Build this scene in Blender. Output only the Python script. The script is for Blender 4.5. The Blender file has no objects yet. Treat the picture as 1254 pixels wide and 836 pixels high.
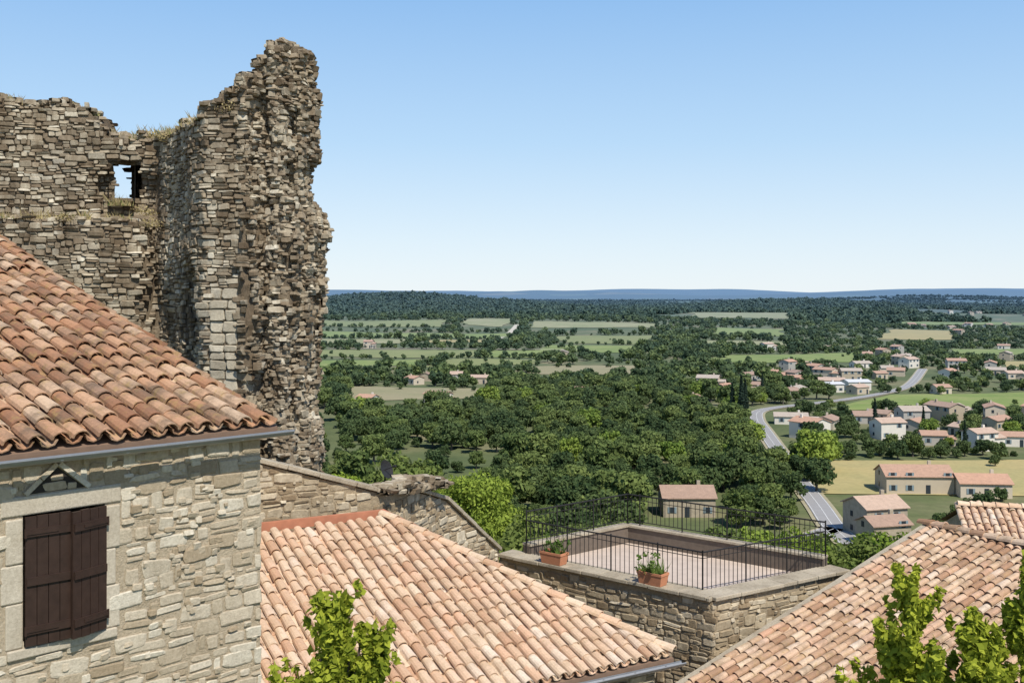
import bpy, math, random
import numpy as np
from mathutils import Vector, noise
random.seed(7); rs=np.random.RandomState(11)
R=random.random; U=random.uniform
Z0=45.0   # eye height above the valley floor
scene=bpy.context.scene
V=Vector
UP=V((0,0,1))
def ss(a,b,x):
    t=max(0,min(1,(x-a)/(b-a))); return t*t*(3-2*t)
def interp(tab,x):
    if x<=tab[0][0]: return tab[0][1]
    for (a,b),(c,d) in zip(tab,tab[1:]):
        if x<=c: return b+(d-b)*(x-a)/(c-a)
    return tab[-1][1]
# ------------------------------------------------------------ mesh builder
class MB:
    def __init__(s): s.v=[];s.f=[];s.m=[]
    def add(s,vs,fs,m=0):
        o=len(s.v); s.v.extend([tuple(p) for p in vs])
        for f in fs: s.f.append(tuple(i+o for i in f)); s.m.append(m)
    def box(s,c,a,b,d,m=0):
        c=V(c);a=V(a);b=V(b);d=V(d)
        vs=[c+a*i+b*j+d*k for i in(-1,1) for j in(-1,1) for k in(-1,1)]
        s.add(vs,[(0,1,3,2),(4,6,7,5),(0,4,5,1),(2,3,7,6),(0,2,6,4),(1,5,7,3)],m)
    def cyl(s,p0,p1,r0,r1=None,n=6,m=0):
        p0=V(p0);p1=V(p1); r1=r0 if r1 is None else r1
        d=(p1-p0).normalized(); a=d.orthogonal().normalized(); b=d.cross(a)
        vs=[]
        for p,r in((p0,r0),(p1,r1)):
            for i in range(n):
                t=2*math.pi*i/n; vs.append(p+a*(r*math.cos(t))+b*(r*math.sin(t)))
        fs=[(i,(i+1)%n,n+(i+1)%n,n+i) for i in range(n)]+[tuple(range(n))[::-1],tuple(range(n,2*n))]
        s.add(vs,fs,m)
    def prism(s,poly,z0,ztop,m=0):
        n=len(poly)
        vs=[(x,y,z0) for x,y in poly]+[(x,y,ztop(x,y)) for x,y in poly]
        s.add(vs,[(i,(i+1)%n,n+(i+1)%n,n+i) for i in range(n)]+[tuple(range(n,2*n)),tuple(range(n))[::-1]],m)
    def obj(s,name,mats,parent=None,smooth=False):
        me=bpy.data.meshes.new(name); me.from_pydata(s.v,[],s.f)
        for m in mats: me.materials.append(m)
        if len(mats)>1: me.polygons.foreach_set('material_index',s.m)
        if smooth: me.polygons.foreach_set('use_smooth',[True]*len(s.f))
        me.update()
        o=bpy.data.objects.new(name,me); scene.collection.objects.link(o)
        if parent: o.parent=parent
        return o
def empty(name):
    o=bpy.data.objects.new(name,None); scene.collection.objects.link(o); return o
# ------------------------------------------------------------ materials
def newmat(name):
    m=bpy.data.materials.new(name); m.use_nodes=True; nt=m.node_tree
    return m,nt,nt.nodes['Principled BSDF']
def ramp(nt,fac,stops,const=False):
    r=nt.nodes.new('ShaderNodeValToRGB'); e=r.color_ramp.elements
    if const: r.color_ramp.interpolation='CONSTANT'
    while len(e)<len(stops): e.new(0.5)
    for el,(p,c) in zip(e,stops): el.position=p; el.color=(*c,1) if len(c)==3 else c
    nt.links.new(fac,r.inputs[0]); return r.outputs[0]
def mix(nt,f,a,b,blend='MIX'):
    n=nt.nodes.new('ShaderNodeMix'); n.data_type='RGBA'; n.blend_type=blend
    for s,i in((f,0),(a,6),(b,7)):
        if isinstance(s,(int,float)): n.inputs[i].default_value=s
        elif isinstance(s,tuple): n.inputs[i].default_value=(*s,1)
        else: nt.links.new(s,n.inputs[i])
    return n.outputs[2]
def math_(nt,op,a,b=None,c=None):
    n=nt.nodes.new('ShaderNodeMath'); n.operation=op
    for s,i in((a,0),(b,1),(c,2)):
        if s is None: continue
        if isinstance(s,(int,float)): n.inputs[i].default_value=s
        else: nt.links.new(s,n.inputs[i])
    return n.outputs[0]
def geo(nt): return nt.nodes.new('ShaderNodeNewGeometry')
def noi(nt,vec,scale,detail=4,rough=.55):
    n=nt.nodes.new('ShaderNodeTexNoise'); n.inputs['Scale'].default_value=scale
    n.inputs['Detail'].default_value=detail; n.inputs['Roughness'].default_value=rough
    nt.links.new(vec,n.inputs['Vector']); return n.outputs[0]
def bump(nt,h,strength,dist,bsdf):
    b=nt.nodes.new('ShaderNodeBump'); b.inputs['Strength'].default_value=strength; b.inputs['Distance'].default_value=dist
    nt.links.new(h,b.inputs['Height']); nt.links.new(b.outputs[0],bsdf.inputs['Normal'])
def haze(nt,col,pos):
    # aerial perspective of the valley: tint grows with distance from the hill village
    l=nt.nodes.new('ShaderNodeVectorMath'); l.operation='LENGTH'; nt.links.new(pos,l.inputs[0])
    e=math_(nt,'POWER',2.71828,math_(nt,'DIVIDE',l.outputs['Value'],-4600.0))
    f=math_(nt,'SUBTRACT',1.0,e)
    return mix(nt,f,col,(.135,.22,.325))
def stone_mat(name,stops,stain=(.10,.085,.07),stain_amt=.6,scale=1.0,bd=.02,blot=0):
    m,nt,b=newmat(name); g=geo(nt)
    c=ramp(nt,g.outputs['Random Per Island'],stops)
    n1=noi(nt,g.outputs['Position'],.9*scale,6,.65)
    f=ramp(nt,n1,[(.45,(0,0,0)),(.70,(1,1,1))])
    c=mix(nt,math_(nt,'MULTIPLY',f,stain_amt),c,stain)
    n2=noi(nt,g.outputs['Position'],14*scale,6,.7)
    c=mix(nt,.5,c,ramp(nt,n2,[(.3,(.42,.38,.33)),(.65,(1,1,1))]),'MULTIPLY')
    if blot:   # vertical rain streaks and lichen
        mp=nt.nodes.new('ShaderNodeMapping'); mp.inputs['Scale'].default_value=(1.6,1.6,.28); nt.links.new(g.outputs['Position'],mp.inputs[0])
        n5=noi(nt,mp.outputs[0],1.0,7,.65); c=mix(nt,blot,c,ramp(nt,n5,[(.40,(.44,.38,.32)),(.56,(1,1,1))]),'MULTIPLY')
    nt.links.new(c,b.inputs['Base Color']); b.inputs['Roughness'].default_value=.95
    b.inputs['Specular IOR Level'].default_value=.12
    n3=noi(nt,g.outputs['Position'],22*scale,8,.7); bump(nt,n3,.9,bd,b)
    return m
def plain(name,col,rough=.8,var=.25,scale=8,metal=0,hz=False,spec=.3):
    m,nt,b=newmat(name); g=geo(nt)
    n=noi(nt,g.outputs['Position'],scale,5)
    c=mix(nt,n,tuple(x*(1-var) for x in col),tuple(min(1,x*(1+var)) for x in col))
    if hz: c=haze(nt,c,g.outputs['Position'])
    nt.links.new(c,b.inputs['Base Color']); b.inputs['Roughness'].default_value=rough; b.inputs['Metallic'].default_value=metal
    b.inputs['Specular IOR Level'].default_value=spec
    bump(nt,n,.3,.01,b); return m
def tile_mat(name,stops,lichen=(.10,.07,.05),amt=.5,ochre=(.42,.29,.11)):
    m,nt,b=newmat(name); g=geo(nt)
    c=ramp(nt,g.outputs['Random Per Island'],stops)
    n1=noi(nt,g.outputs['Position'],2.3,7,.7)
    c=mix(nt,math_(nt,'MULTIPLY',ramp(nt,n1,[(.46,(0,0,0)),(.66,(1,1,1))]),amt),c,lichen)
    n4=noi(nt,g.outputs['Position'],7.0,5,.7)
    c=mix(nt,math_(nt,'MULTIPLY',ramp(nt,n4,[(.53,(0,0,0)),(.67,(1,1,1))]),amt*.7),c,ochre)
    n2=noi(nt,g.outputs['Position'],30,6,.7)
    c=mix(nt,.5,c,ramp(nt,n2,[(.3,(.5,.5,.5)),(.65,(1,1,1))]),'MULTIPLY')
    nt.links.new(c,b.inputs['Base Color']); b.inputs['Roughness'].default_value=.9; b.inputs['Specular IOR Level'].default_value=.2
    bump(nt,n2,.6,.008,b); return m
def leaf_mat(name,dark,light,hz=True,trans=.25):
    m,nt,b=newmat(name); g=geo(nt); oi=nt.nodes.new('ShaderNodeObjectInfo')
    f=math_(nt,'ADD',math_(nt,'MULTIPLY',g.outputs['Random Per Island'],.5),math_(nt,'MULTIPLY',oi.outputs['Random'],.5))
    c=ramp(nt,f,[(0.1,dark),(.9,light)])
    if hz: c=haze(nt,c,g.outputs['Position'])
    nt.nodes.remove(b)
    d=nt.nodes.new('ShaderNodeBsdfDiffuse'); t=nt.nodes.new('ShaderNodeBsdfTranslucent'); mx=nt.nodes.new('ShaderNodeMixShader')
    nt.links.new(c,d.inputs[0]); nt.links.new(c,t.inputs[0]); mx.inputs[0].default_value=trans
    nt.links.new(d.outputs[0],mx.inputs[1]); nt.links.new(t.outputs[0],mx.inputs[2])
    nt.links.new(mx.outputs[0],nt.nodes['Material Output'].inputs[0]); return m

M_castle=stone_mat('castle_limestone',[(0,(.22,.17,.115)),(.2,(.36,.295,.21)),(.55,(.49,.42,.31)),(.85,(.60,.535,.41)),(1,(.72,.665,.54))],stain=(.135,.10,.068),stain_amt=.65,scale=.8,blot=.7)
M_castle_core=stone_mat('castle_mortar',[(0,(.36,.29,.205)),(1,(.36,.29,.205))],stain_amt=.5,scale=2.2,bd=.08,blot=.6)
M_block=stone_mat('dressed_block',[(0,(.50,.44,.33)),(1,(.62,.56,.44))],stain_amt=.5)
M_house=stone_mat('house_rubble',[(0,(.38,.30,.20)),(.25,(.53,.445,.32)),(.65,(.64,.56,.43)),(1,(.76,.70,.57))],stain=(.34,.26,.165),stain_amt=.35,scale=2.0,bd=.014)
M_mortar=stone_mat('lime_mortar',[(0,(.60,.50,.36)),(1,(.60,.50,.36))],stain=(.36,.28,.18),stain_amt=.4,scale=2.5,bd=.03)
M_frame=stone_mat('cut_stone',[(0,(.55,.485,.38)),(1,(.64,.575,.46))],stain=(.35,.3,.22),stain_amt=.3,scale=3,bd=.006)
M_terr=stone_mat('terrace_rubble',[(0,(.33,.25,.16)),(.3,(.48,.39,.26)),(.7,(.61,.52,.375)),(1,(.72,.64,.49))],stain=(.22,.165,.10),stain_amt=.45,blot=.35)
M_terrm=stone_mat('terrace_mortar',[(0,(.46,.37,.25)),(1,(.46,.37,.25))],stain_amt=.3,bd=.04)
M_cop=stone_mat('coping',[(0,(.46,.40,.30)),(1,(.57,.50,.385))],stain=(.2,.16,.11),stain_amt=.55,scale=2)
M_tileL=tile_mat('roof_tile_weathered',[(0,(.30,.15,.085)),(.25,(.47,.25,.14)),(.55,(.56,.345,.21)),(.8,(.64,.47,.32)),(.92,(.48,.27,.16)),(1,(.34,.22,.15))],lichen=(.17,.12,.08),amt=.85)
M_tileM=tile_mat('roof_tile_pale',[(0,(.58,.35,.22)),(.3,(.70,.49,.33)),(.65,(.79,.62,.45)),(.88,(.73,.46,.30)),(1,(.81,.68,.54))],lichen=(.44,.30,.185),amt=.45,ochre=(.6,.44,.25))
M_tileR=tile_mat('roof_tile_mixed',[(0,(.38,.215,.13)),(.35,(.58,.39,.255)),(.7,(.71,.54,.385)),(.88,(.60,.36,.235)),(1,(.72,.59,.46))],lichen=(.22,.155,.10),amt=.65)
M_under=plain('tile_bed',(.2,.13,.09))
M_gut=plain('zinc_gutter',(.34,.35,.36),rough=.45,metal=.6,var=.15)
M_shut=plain('dark_brown_shutter',(.040,.023,.017),rough=.5,var=.45,scale=12)
M_dark=plain('painted_recess_shade',(.03,.025,.02))
M_iron=plain('wrought_iron',(.025,.024,.024),rough=.5)
M_terra=plain('terracotta',(.55,.24,.13),rough=.8,var=.2)
M_flash=plain('terracotta_flashing',(.46,.19,.11),var=.35,scale=5)
M_floor=plain('terrace_floor',(.56,.46,.38),var=.22,scale=3)
M_para=plain('parapet_render',(.15,.12,.095),var=.35)
M_bark=plain('bark',(.12,.095,.07),hz=True)
M_soil=plain('soil',(.06,.045,.03))
M_dry=leaf_mat('dry_grass',(.3,.24,.11),(.55,.46,.25),hz=False)
M_grn=leaf_mat('plant_green',(.07,.13,.03),(.2,.28,.07),hz=False)
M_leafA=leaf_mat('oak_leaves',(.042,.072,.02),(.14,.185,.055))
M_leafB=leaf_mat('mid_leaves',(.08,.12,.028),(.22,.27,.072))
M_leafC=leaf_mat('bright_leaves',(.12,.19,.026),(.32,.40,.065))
M_leafE=leaf_mat('yellow_green_leaves',(.12,.20,.022),(.37,.46,.065))  # yellower, brighter green, the hillside foliage's own colour
M_leafD=leaf_mat('cypress_leaves',(.012,.025,.01),(.035,.052,.02))
M_leafF=leaf_mat('fresh_leaves',(.02,.07,.006),(.56,.60,.075),hz=False,trans=.35)

# ------------------------------------------------------------ terrain
def nz(x,y,s,o=0): return noise.noise(V((x*s+o,y*s-o,o*1.7)))
def H(x,y):
    L=148-78*ss(-4,8,x)
    h=34*(1-ss(33,33+L,y)) if y>0 else 34
    h*=1-.6*ss(60,260,abs(x))
    far=ss(250,700,y)
    h+=far*(nz(x,y,.004)*3.5)
    h+=27*math.exp(-((y-2900)/600)**2)*(1-ss(350,1500,x))*(.8+1.4*nz(x,y,.0016,3))
    h+=11*math.exp(-((y-1500)/260)**2)*(1-ss(60,600,x+260*nz(0,y,.002)))*ss(-900,-100,x+300)
    h+=10*math.exp(-((y-1900)/200)**2)*ss(0,400,x)*(1-ss(700,1500,x))
    h+=26*math.exp(-((y-5600)/700)**2)*max(0,.4+1.8*nz(x,y,.0007,9))
    h+=72*math.exp(-((y-9500)/900)**2)*max(0,.65+1.3*nz(x,y,.0004,5)+.4*nz(x,y,.0015,2))
    h+=150*math.exp(-((y-17000)/2200)**2)*(.76+.75*nz(x,y,.00022,13)+.3*nz(x,y,.0007,6))
    return h
def gs(start,first,ratio,end):
    out=[start];s=first
    while out[-1]<end: out.append(out[-1]+s); s*=ratio
    return out
ys=[-300,-150,-50,0,20]+gs(30,3,1.022,24000)
xp=gs(0,4,1.03,20000); xs=[-a for a in xp[:0:-1]]+xp
b=MB()
for y in ys:
    for x in xs: b.v.append((x,y,H(x,y)))
nx=len(xs)
for j in range(len(ys)-1):
    for i in range(nx-1):
        k=j*nx+i; b.f.append((k,k+1,k+nx+1,k+nx)); b.m.append(0)
m,nt,bs=newmat('ground'); g=geo(nt); P=g.outputs['Position']
n1=noi(nt,P,.02,6,.6); n2=noi(nt,P,.35,5,.7)
c=ramp(nt,n1,[(.3,(.09,.12,.04)),(.5,(.15,.17,.065)),(.7,(.30,.255,.14))])
c=mix(nt,.5,c,ramp(nt,n2,[(.3,(.45,.45,.45)),(.7,(1,1,1))]),'MULTIPLY')
vo=nt.nodes.new('ShaderNodeTexVoronoi'); vo.inputs['Scale'].default_value=.0035; nt.links.new(P,vo.inputs['Vector'])
sep=nt.nodes.new('ShaderNodeSeparateColor'); nt.links.new(vo.outputs['Color'],sep.inputs[0])
pc=ramp(nt,sep.outputs[0],[(0,(.03,.05,.018)),(.62,(.045,.07,.024)),(.72,(.15,.2,.07)),(.85,(.32,.28,.16)),(.90,(.035,.06,.02))],True)
sx=nt.nodes.new('ShaderNodeSeparateXYZ'); nt.links.new(P,sx.inputs[0])
fm=nt.nodes.new('ShaderNodeMapRange'); fm.inputs[1].default_value=1800; fm.inputs[2].default_value=3600; nt.links.new(sx.outputs[1],fm.inputs[0])
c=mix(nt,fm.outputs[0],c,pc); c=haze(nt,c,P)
nt.links.new(c,bs.inputs['Base Color']); bs.inputs['Roughness'].default_value=1; bs.inputs['Specular IOR Level'].default_value=0
b.obj('ground',[m],smooth=True)

# fields
def field_mat(name,c1,c2,stripe=0,ang=0):
    m,nt,b=newmat(name); g=geo(nt); P=g.outputs['Position']
    n=noi(nt,P,.03,6,.65); c=ramp(nt,n,[(.35,c1),(.65,c2)])
    n2=noi(nt,P,.6,4,.7); c=mix(nt,.45,c,ramp(nt,n2,[(.3,(.55,.55,.55)),(.7,(1,1,1))]),'MULTIPLY')
    n3=noi(nt,P,.12,5,.7); c=mix(nt,math_(nt,'MULTIPLY',ramp(nt,n3,[(.48,(0,0,0)),(.7,(1,1,1))]),.45),c,(.32,.28,.13))
    if stripe:
        mp=nt.nodes.new('ShaderNodeMapping'); mp.inputs['Rotation'].default_value=(0,0,ang); nt.links.new(P,mp.inputs[0])
        w=nt.nodes.new('ShaderNodeTexWave'); w.inputs['Scale'].default_value=stripe; w.inputs['Distortion'].default_value=.4; nt.links.new(mp.outputs[0],w.inputs[0])
        c=mix(nt,math_(nt,'MULTIPLY',w.outputs[1],.6),c,(.34,.28,.16))
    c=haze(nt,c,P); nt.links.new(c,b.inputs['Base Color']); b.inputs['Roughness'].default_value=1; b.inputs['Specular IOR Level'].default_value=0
    return m
MF={'g':field_mat('meadow_green',(.20,.27,.065),(.29,.34,.10)),
    'v':field_mat('vineyard',(.18,.25,.06),(.25,.31,.085),.12,.4),
    't':field_mat('hay_field',(.50,.40,.18),(.42,.37,.16)),
    'o':field_mat('olive_field',(.28,.28,.14),(.36,.32,.19),.1,1.2),
    'p':field_mat('pale_field',(.42,.39,.22),(.28,.31,.13))}
clear=[]
def field(q,k,cl=.93):
    b=MB(); n=18
    for j in range(n+1):
        for i in range(n+1):
            s,t=i/n,j/n
            x=(q[0][0]*(1-s)+q[1][0]*s)*(1-t)+(q[3][0]*(1-s)+q[2][0]*s)*t
            y=(q[0][1]*(1-s)+q[1][1]*s)*(1-t)+(q[3][1]*(1-s)+q[2][1]*s)*t
            a=min(18,.012*y)
            x+=a*nz(x,y,.018,31); y+=a*1.2*nz(x,y,.018,37)
            b.v.append((x,y,H(x,y)+.12+.0002*y))
    for j in range(n):
        for i in range(n):
            a=j*(n+1)+i; b.f.append((a,a+1,a+n+2,a+n+1)); b.m.append(0)
    b.obj('field',[MF[k]],smooth=True)
    clear.append([(q[0][0]*cl,q[0][1]*cl),(q[1][0]*cl,q[1][1]*cl),q[2],q[3]])
field([(-150,655),(-62,668),(-44,735),(-150,725)],'g')
field([(-55,650),(14,672),(20,716),(-40,735)],'v')
field([(-160,772),(-30,755),(-14,858),(-180,840)],'v')
field([(-22,760),(38,748),(48,866),(-12,850)],'g')
field([(20,830),(96,800),(106,912),(26,922)],'g')
field([(46,968),(118,925),(150,1105),(40,1125)],'v')
field([(-200,960),(-100,945),(-84,1040),(-220,1050)],'p',.95)
field([(-85,955),(-12,970),(-18,1045),(-76,1030)],'t',.95)
field([(-220,1100),(-8,1085),(10,1180),(-240,1210)],'g',.97)
field([(118,680),(226,684),(262,800),(160,770)],'g')
field([(2,598),(68,594),(76,662),(6,645)],'o')
field([(-72,440),(-7,450),(-10,505),(-76,515)],'o',.9)
field([(118,408),(220,425),(262,492),(168,476)],'g',.95)
field([(68,238),(150,232),(175,290),(84,286)],'t',.95)
field([(330,800),(450,820),(500,905),(365,890)],'g')
field([(370,1073),(440,1050),(530,1290),(460,1300)],'t')
field([(82,1690),(180,1680),(210,2060),(95,2050)],'g',.92)
field([(215,1135),(285,1110),(330,1290),(253,1300)],'g')
field([(20,1260),(160,1240),(190,1340),(30,1350)],'p')
field([(-260,1290),(-90,1280),(-80,1400),(-280,1420)],'v')
field([(-60,1300),(-5,1280),(0,1420),(-60,1430)],'p')
field([(300,1700),(450,1700),(520,2000),(330,2000)],'p')
field([(560,1500),(760,1480),(800,1640),(600,1650)],'g')
field([(150,920),(230,900),(260,990),(180,1010)],'p')
field([(470,700),(300,640),(330,720),(480,780)],'t')
field([(700,2100),(900,2100),(950,2300),(720,2320)],'g')
def inpoly(x,y,p):
    c=False;n=len(p);j=n-1
    for i in range(n):
        if (p[i][1]>y)!=(p[j][1]>y) and x<(p[j][0]-p[i][0])*(y-p[i][1])/(p[j][1]-p[i][1])+p[i][0]: c=not c
        j=i
    return c
# roads
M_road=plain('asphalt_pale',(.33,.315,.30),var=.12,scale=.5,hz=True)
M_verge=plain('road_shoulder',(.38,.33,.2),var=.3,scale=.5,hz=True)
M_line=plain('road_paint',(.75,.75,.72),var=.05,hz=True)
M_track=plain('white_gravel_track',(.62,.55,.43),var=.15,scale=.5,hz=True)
def smooth_path(p,n=8):
    out=[]
    for i in range(len(p)-1):
        p0=V(p[max(0,i-1)]);p1=V(p[i]);p2=V(p[i+1]);p3=V(p[min(len(p)-1,i+2)])
        for k in range(n):
            t=k/n; out.append(.5*((2*p1)+(p2-p0)*t+(2*p0-5*p1+4*p2-p3)*t*t+(3*p1-p0-3*p2+p3)*t**3))
    out.append(V(p[-1])); return out
def ribbon(b,path,w,dz,m=0,off=0):
    o=len(b.v)
    for i,p in enumerate(path):
        d=(path[min(i+1,len(path)-1)]-path[max(i-1,0)]).normalized(); n=V((-d.y,d.x))
        for s in(-1,1):
            q=p+n*(off+s*w/2); b.v.append((q.x,q.y,H(q.x,q.y)+dz))
    for i in range(len(path)-1):
        a=o+2*i; b.f.append((a,a+1,a+3,a+2)); b.m.append(m)
roadpts=[]
def road(name,pts,w,mats,lines=True,cl=True):
    p=smooth_path(pts); b=MB()
    ribbon(b,p,w+1.6,.22,1); ribbon(b,p,w,.34,0)
    if lines:
        ribbon(b,p,.12,.37,2); ribbon(b,p,.12,.37,2,w/2-.25); ribbon(b,p,.12,.37,2,-w/2+.25)
    b.obj(name,mats); roadpts.extend([(q.x,q.y,w) for q in p if cl and (q.y>292 or q.y<222)])
road('country_road',[(61,190),(62,205),(65,225),(70,262),(75.3,298),(82,344),(87,377),(94,403),(107,420),(124,435),(150,461),(182,500),(204,540),(240,620)],4.6,[M_road,M_verge,M_line])
road('country_road',[(62,203),(55,196),(45,190),(30,186)],4.5,[M_road,M_verge,M_line])
road('gravel_track',[(-8,960),(-5,1010),(-12,1060),(-13,1100),(-2,1200),(6,1300)],4.5,[M_track,M_track,M_line],False)
road('gravel_track',[(-150,862),(-60,870),(60,860)],3,[M_track,M_track,M_line],False,False)

# ------------------------------------------------------------ distant houses
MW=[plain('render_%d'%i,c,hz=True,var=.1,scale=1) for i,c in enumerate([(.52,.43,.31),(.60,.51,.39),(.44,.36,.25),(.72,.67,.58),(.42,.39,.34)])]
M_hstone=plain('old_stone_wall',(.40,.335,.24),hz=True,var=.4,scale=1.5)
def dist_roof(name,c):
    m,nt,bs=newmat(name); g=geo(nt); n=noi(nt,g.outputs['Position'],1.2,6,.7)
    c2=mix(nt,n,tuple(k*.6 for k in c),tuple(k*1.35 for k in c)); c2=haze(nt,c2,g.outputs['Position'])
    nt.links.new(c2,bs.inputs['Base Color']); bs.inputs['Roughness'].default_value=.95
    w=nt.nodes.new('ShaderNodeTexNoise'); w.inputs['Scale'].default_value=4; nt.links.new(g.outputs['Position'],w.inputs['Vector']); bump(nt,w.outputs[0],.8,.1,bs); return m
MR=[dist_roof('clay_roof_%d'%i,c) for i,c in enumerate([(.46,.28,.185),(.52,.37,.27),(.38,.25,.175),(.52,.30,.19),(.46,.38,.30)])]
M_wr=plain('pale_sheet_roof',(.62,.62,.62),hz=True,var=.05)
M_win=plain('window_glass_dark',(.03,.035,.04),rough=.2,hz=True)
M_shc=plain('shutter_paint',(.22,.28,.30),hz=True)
houses=[]
def house(x,y,w,d,h,rot,wm,rm,name='village_house',rise=None,lowwing=False,big=True):
    b=MB(); z=H(x,y)-.5; ca,sa=math.cos(rot),math.sin(rot)
    A=V((ca,sa,0));B=V((-sa,ca,0)); c=V((x,y,z)); rise=rise if rise else d*.5*.33
    h+=.5
    def body(c,w,d,h,rise,chim=True):
        pts=[]
        for sx in(-1,1):
            a=c+A*(sx*w/2)
            pts+= [a-B*(d/2),a+B*(d/2),a+B*(d/2)+UP*h,a+UP*(h+rise),a-B*(d/2)+UP*h]
        b.add(pts,[(0,1,2,3,4)[::-1],(5,6,7,8,9),(0,4,9,5),(1,6,7,2)],0)
        for s in(-1,1):  # roof slabs with overhang
            e=c+B*(s*(d/2+.4))+UP*(h-.4*rise/(d/2)+.05); r=c+UP*(h+rise+.05); t=UP*.16
            q=[e-A*(w/2+.35),e+A*(w/2+.35),r+A*(w/2+.35),r-A*(w/2+.35)]
            b.add(q+[k+t for k in q],[(0,1,2,3),(4,5,6,7),(0,1,5,4),(1,2,6,5),(2,3,7,6),(3,0,4,7)],1)
        if chim: b.box(c+A*(w*.25)+B*(d*.12)+UP*(h+rise+.2),A*.35,B*.3,UP*.7,0)
        for s in(-1,1):
            n=max(2,int(w/3.2)); fl=[1.5] if h<4.5 else [1.5,4.3]
            for zf in fl:
                for i in range(n):
                    if R()<.15: continue
                    o=-w/2+w*(i+.5+U(-.15,.15))/n
                    q=c+A*o+B*(s*(d/2+.03))+UP*(zf+.5)
                    if zf==1.5 and i==n//2: b.box(q-UP*.4,A*.5,B*.05,UP*1.05,2); continue
                    b.box(q,A*.42,B*.05,UP*.58,2)
                    for k in(-1,1): b.box(q+A*(k*.68),A*.22,B*.06,UP*.6,3)
        for s in(-1,1):
            for zf in ([1.9] if h<4.5 else [1.9,4.5]):
                q=c+A*(s*(w/2+.03))+UP*zf+B*(d*.12); b.box(q,B*.4,A*.05,UP*.5,2)
    body(c,w,d,h,rise)
    if lowwing: body(c+A*(w*.6)-B*(d*.15),w*.45,d*.7,h*.72,d*.35*.33,False)
    b.obj(name,[wm,rm,M_win,M_shc]); houses.append((x,y,max(w,d)/2+(4 if big else 1.0),14 if big else 6))
house(92,243,15,9,4.0,-.05,MW[0],MR[0],'farm_barn',1.9); house(105,238,11,8,3.2,-.1,MW[1],MR[3],'farm_barn',1.5)
house(68,199,8.5,8,5.6,.25,M_hstone,MR[1],'stone_farmhouse',1.6,False); house(66.5,190,7.5,5.5,4.2,.25,M_hstone,MR[2],'stone_farmhouse',1.2)
house(35.8,218,10.5,8,3.9,0.0,M_hstone,MR[2],'stone_farmhouse',1.8)
hs=[(125,316),(134,303),(161,355),(152,316),(155,380),(133,350),(107,357),(99,366),(146,334),(118,330),(170,372),(122,368),(165,300),
(98,457),(116,496),(130,522),(143,542),(194,557),(209,574),(126,557),(97,509),(71,433),(31,461),(168,585),(138,574),(104,474),(150,565),(176,548),(95,486),(120,470),
(-50,532),(-33,562),(-28,418),(-60,425),(-15,536),(-44,550),
(600,1400),(640,1420),(700,1500),(560,1350),(620,1700),(720,1720),(780,1800),(500,1180),(420,900),(300,1020),(350,600),(300,560),(-120,880),(40,780)]
def near_road(x,y,d):
    return any(abs(x-a)<d and abs(y-c)<d for a,c,_ in roadpts)
k=0
while k<34:
    y=random.choice([U(305,400),U(455,640),U(455,640),U(640,900)]); x=y*(U(.24,.5) if y<640 else U(.2,.5))
    if near_road(x,y,9) or any(inpoly(x,y,q) for q in clear) or any((x-a)**2+(y-c)**2<150 for a,c in hs): continue
    hs.append((x,y)); k+=1
for i in range(16):
    hs.append((U(500,900),U(1300,2000)))
for i,(x,y) in enumerate(hs):
    house(x+U(-3,3),y+U(-4,4),U(6.5,12),U(6,8),random.choice([2.7,3.0,5.2,3.2]),U(-.8,.8)+random.choice([0,0,1.57]),random.choice(MW),random.choice(MR),lowwing=R()<.45,big=False)
house(146,492,13,8,3.8,.15,MW[3],M_wr,'warehouse',.7); house(163,503,11,9,3.9,.1,MW[3],M_wr,'warehouse',.9); house(154,512,12,8,3.8,-.2,MW[1],MR[1],'warehouse',1.2)

# ------------------------------------------------------------ trees
def cloud(lobes,n,size,flat=.0):
    """leaf quads spread through lobes -> verts (n*4,3)"""
    L=np.array(lobes); vol=L[:,3]*L[:,4]*L[:,5]; p=vol**.67; p/=p.sum()
    k=rs.choice(len(L),n,p=p); d=rs.normal(size=(n,3)); d/=np.linalg.norm(d,axis=1)[:,None]
    r=rs.uniform(.45,1.15,n)**.7
    c=L[k,:3]+d*L[k,3:6]*r[:,None]
    nn=d+rs.normal(size=(n,3))*.65; nn/=np.linalg.norm(nn,axis=1)[:,None]
    a=np.cross(nn,rs.normal(size=(n,3))); a/=np.linalg.norm(a,axis=1)[:,None]; bb=np.cross(nn,a)
    s=size*rs.uniform(.6,1.4,n)[:,None]
    vs=np.stack([c+a*s,c+bb*s*.6,c-a*s,c-bb*s*.6],1).reshape(-1,3)
    return vs
def add_cloud(b,vs,m):
    o=len(b.v); b.v.extend(map(tuple,vs.tolist())); q=len(vs)//4
    b.f.extend([(o+4*i,o+4*i+1,o+4*i+2,o+4*i+3) for i in range(q)]); b.m.extend([m]*q)
def tree_builder(h,rad,nl,n,size,kind='oak'):
    b=MB()
    b.cyl((0,0,-1),(0,0,h*.35),.045*h,.03*h,7,0)
    lobes=[]
    if kind=='cypress':
        for i in range(7):
            t=i/6; lobes.append((U(-.1,.1),U(-.1,.1),h*(.12+.8*t),rad*(1.05-t*.8),rad*(1.05-t*.8),h*.13))
    else:
        lobes.append((0,0,h*.58,rad*.6,rad*.6,h*.3))
        for i in range(nl):
            a=i*2.4+U(-.4,.4); t=U(0,1); rr=rad*(.75-.35*t)*U(.8,1.1); s=rad*U(.22,.44)
            z=h*(.36+.5*t); p=(rr*math.cos(a),rr*math.sin(a),z)
            lobes.append((*p,s,s,s*.8))
            if i<5: b.cyl((0,0,h*.3),p,.018*h,.006*h,5,0)
    add_cloud(b,cloud(lobes,n,size),1)
    return b
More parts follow.
